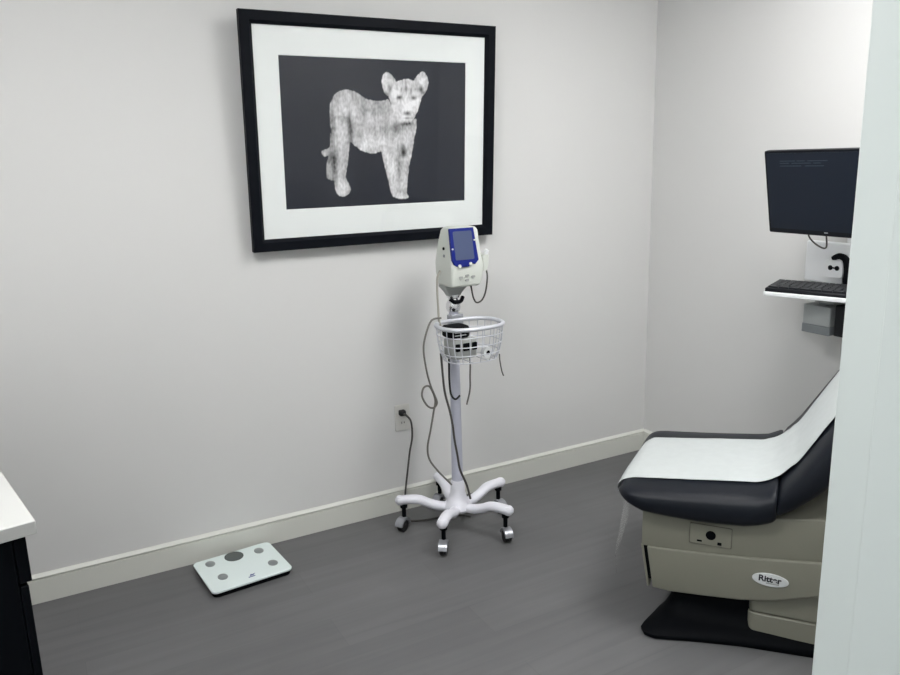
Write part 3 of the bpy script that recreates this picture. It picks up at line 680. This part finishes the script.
# local: screen faces -x; y across, z up
FX = Matrix(((0, 0, -1, 0), (-1, 0, 0, 0), (0, 1, 0, 0), (0, 0, 0, 1)))     # (a,b,c) -> x=-c, y=-a, z=b
b = B(); lp = []
for c, s in ((-.045, .55), (-.040, .62), (-.022, .95), (-.018, 1.0), (.0, 1.0), (.003, .985)):
    lp.append([FX @ Vector((x * s, y * s, c)) for x, y in rrect(-.218, .218, -.155, .155, .006, 3)])
loft(b, lp); obj('casing', b, 'monitor', cm, angle=30)
b = B(); prism(b, rrect(-.208, .208, -.137, .146, .002), .0025, .0038, FX); sn = obj('screen', b, 'monitor_screen', cm)
b = B()
for y, segs in ((.116, ((-.150, -.085), (-.078, -.045), (-.035, .045))), (.108, ((-.150, -.110), (-.100, -.02), (-.01, .02))), (.098, ((-.150, -.06), (-.045, .03)))):
    for x0, x1 in segs: prism(b, [(x0, y), (x1, y), (x1, y + .0022), (x0, y + .0022)], .0036, .0041, FX)
obj('screen_text', b, 'faint_text', sn)
b = B(); prism(b, rrect(.02, .035, -.144, -.140, .001), .0025, .0036, FX); obj('power_light', b, 'box_light', cm)
b = B(); box(b, .040, .072, -.05, .05, -.05, .05); obj('mounting_plate', b, 'monitor', cm, bevel=.003)
b = B(); tube(b, [(.045, .083, -.13), (.042, .083, -.155), (.044, .073, -.185), (.05, .043, -.212), (.05, .015, -.215), (.05, .011, -.18), (.05, .013, -.135)], .0032, 8); obj('cable', b, 'dark_cable', cm)

kb = thing('keyboard', 'black keyboard lying on the white tray under the monitor', 'keyboard', (2.434 + .18 * math.sin(R(20)), 1.978 - .18 * math.cos(R(20)), 1.038), R(20))
b = B(); lp = []
for x, z0, z1 in ((.006, 0, .012), (.010, 0, .014), (.145, 0, .024), (.150, 0, .022)): lp.append([Vector((x, y, z)) for y, z in ((-.178, z0), (.178, z0), (.178, z1), (-.178, z1))])
loft(b, lp); obj('key_base', b, 'monitor', kb, bevel=.002)
kbm = Matrix.Translation((.008, 0, .0145)) @ Matrix.Rotation(-math.atan2(.010, .135), 4, 'Y')
b = B()
for r_ in range(6):
    x = .010 + r_ * .0215; ncol = 15 if r_ else 9
    for c in range(ncol):
        wkey = .36 / ncol; y0 = -.172 + c * .344 / ncol
        box(b, x, x + .0175, y0 + .0012, y0 + .344 / ncol - .0012, -.002, .0055, kbm)
obj('keys', b, 'key', kb, bevel=.001, seg=1)

bx = thing('hanging_box', 'grey plastic box with darker lower half hanging under the keyboard tray', 'box', (2.60, 1.868, .873))
b = B(); prism(b, rrect(0, .13, -.058, .058, .008), .034, .108); obj('upper_body', b, 'box_light', bx, bevel=.002)
b = B(); prism(b, rrect(-.002, .132, -.060, .060, .008), 0, .034); obj('lower_body', b, 'box_dark', bx, bevel=.003)
b = B(); box(b, .04, .10, -.02, .02, .107, .1489); obj('hanger', b, 'box_dark', bx)
bx = thing('power_brick', 'black box with a pale label beside the grey box under the tray', 'box', (2.60, 1.745, .878))
b = B(); prism(b, rrect(0, .12, -.048, .048, .008), 0, .116); obj('brick_body', b, 'monitor', bx, bevel=.003)
b = B(); prism(b, rrect(.004, .036, .012, .026, .002), .0, .0012, Matrix.Translation((0, 0, 0)) @ FX); obj('pale_label', b, 'box_light', bx)
b = B(); box(b, .03, .09, -.02, .02, .114, .1439); obj('hanger', b, 'monitor', bx)

scn = thing('barcode_scanner', 'white scanner with dark eyes and black handle on the white wall plate', 'scanner', (2.722, 1.871, 1.023))
b = B(); box(b, .022, .0285, -.03, .03, .07, .11); obj('holder', b, 'white_plastic', scn)
HM = Matrix.Translation((-.022, .012, .088)) @ FX
b = B(); lp = []
for c, s in ((-.05, .8), (-.045, .9), (-.005, 1.0), (.0, .95)): lp.append([HM @ Vector((x * s, y * s, c)) for x, y in rrect(-.040, .040, -.034, .034, .014)])
loft(b, lp); obj('scanner_head', b, 'white_plastic', scn)
b = B()
for x in (-.012, .016): lathe(b, [(.001, -.004), (.0095, -.004), (.0095, .002), (.001, .002)], 16, HM @ Matrix.Translation((x, .004, 0)))
prism(b, rrect(-.012, .016, .001, .007, .002), -.003, .0015, HM); obj('eyes', b, 'black_plastic', scn)
b = B(); tube(b, [(-.012, .022, .127), (-.015, -.005, .138), (-.018, -.034, .128), (-.018, -.046, .090), (-.016, -.044, .050), (-.012, -.046, .010)], [.010, .012, .013, .014, .014, .013], 12); obj('handle', b, 'black_plastic', scn)

# ------------------------------------------------------------------ cabinet at the left edge
ROT = R(10.8)
cab = thing('base_cabinet', 'black drawer cabinet under the white worktop at the left edge', 'cabinet', (-.055, 1.585, 0), ROT)
# local: +x is the drawer side, near end at y=0
LEN = 1.05
b = B(); box(b, -.56, -.036, .012, LEN - .01, .09, .872); obj('body', b, 'cabinet', cab, bevel=.002)
b = B(); box(b, -.54, -.09, .03, LEN - .03, 0, .09); obj('plinth', b, 'black_plastic', cab)
for i in range(2):
    y0, y1 = .010 + i * .51, .010 + i * .51 + .504
    b = B(); box(b, -.035, -.013, y0, y1, .775, .868); d = obj('drawer', b, 'cabinet', cab, bevel=.002)
    b = B(); tube(b, [(-.014, (y0 + y1) / 2 - .06, .825), (.006, (y0 + y1) / 2 - .06, .825), (.006, (y0 + y1) / 2 + .06, .825), (-.014, (y0 + y1) / 2 + .06, .825)], .004, 8, smooth=False); obj('handle', b, 'black_plastic', d)
    b = B(); box(b, -.035, -.020, y0, y1, .10, .768); d = obj('door', b, 'cabinet', cab, bevel=.002)
wt = B(); box(wt, -.60, 0.006, -.002, LEN, .8725, .900)
o = obj('worktop', wt, 'counter', None, bevel=.002); o.location = (-.055, 1.585, 0); o.rotation_euler = (0, 0, ROT)
tag(o, 'white laminate worktop on the black cabinet at the left edge', 'worktop')

# ------------------------------------------------------------------ camera
RW = [[0.875783053328593, -0.12764327766277503, 0.4655225420642383], [-0.4821138927157948, -0.18359313494429053, 0.8566561476180221], [-0.023879655627121504, -0.9746798215151635, -0.2223263537646827]]
cam = bpy.data.cameras.new('camera'); co = bpy.data.objects.new('camera', cam); C.objects.link(co)
mw = Matrix.Identity(4)
for i in range(3):
    mw[i][0] = RW[i][0]; mw[i][1] = -RW[i][1]; mw[i][2] = -RW[i][2]
mw[2][3] = 1.55
co.matrix_world = mw
cam.sensor_width = 36; cam.lens = 775 / 900 * 36; cam.clip_start = .02
bpy.context.scene.camera = co

w = bpy.data.worlds.new('world'); bpy.context.scene.world = w; w.use_nodes = True
w.node_tree.nodes['Background'].inputs['Color'].default_value = (.8, .85, .9, 1); w.node_tree.nodes['Background'].inputs['Strength'].default_value = .05
vs_ = bpy.context.scene.view_settings
vs_.view_transform = 'Standard'; vs_.look = 'None'; vs_.gamma = 1; vs_.use_curve_mapping = False; vs_.exposure = 0.0
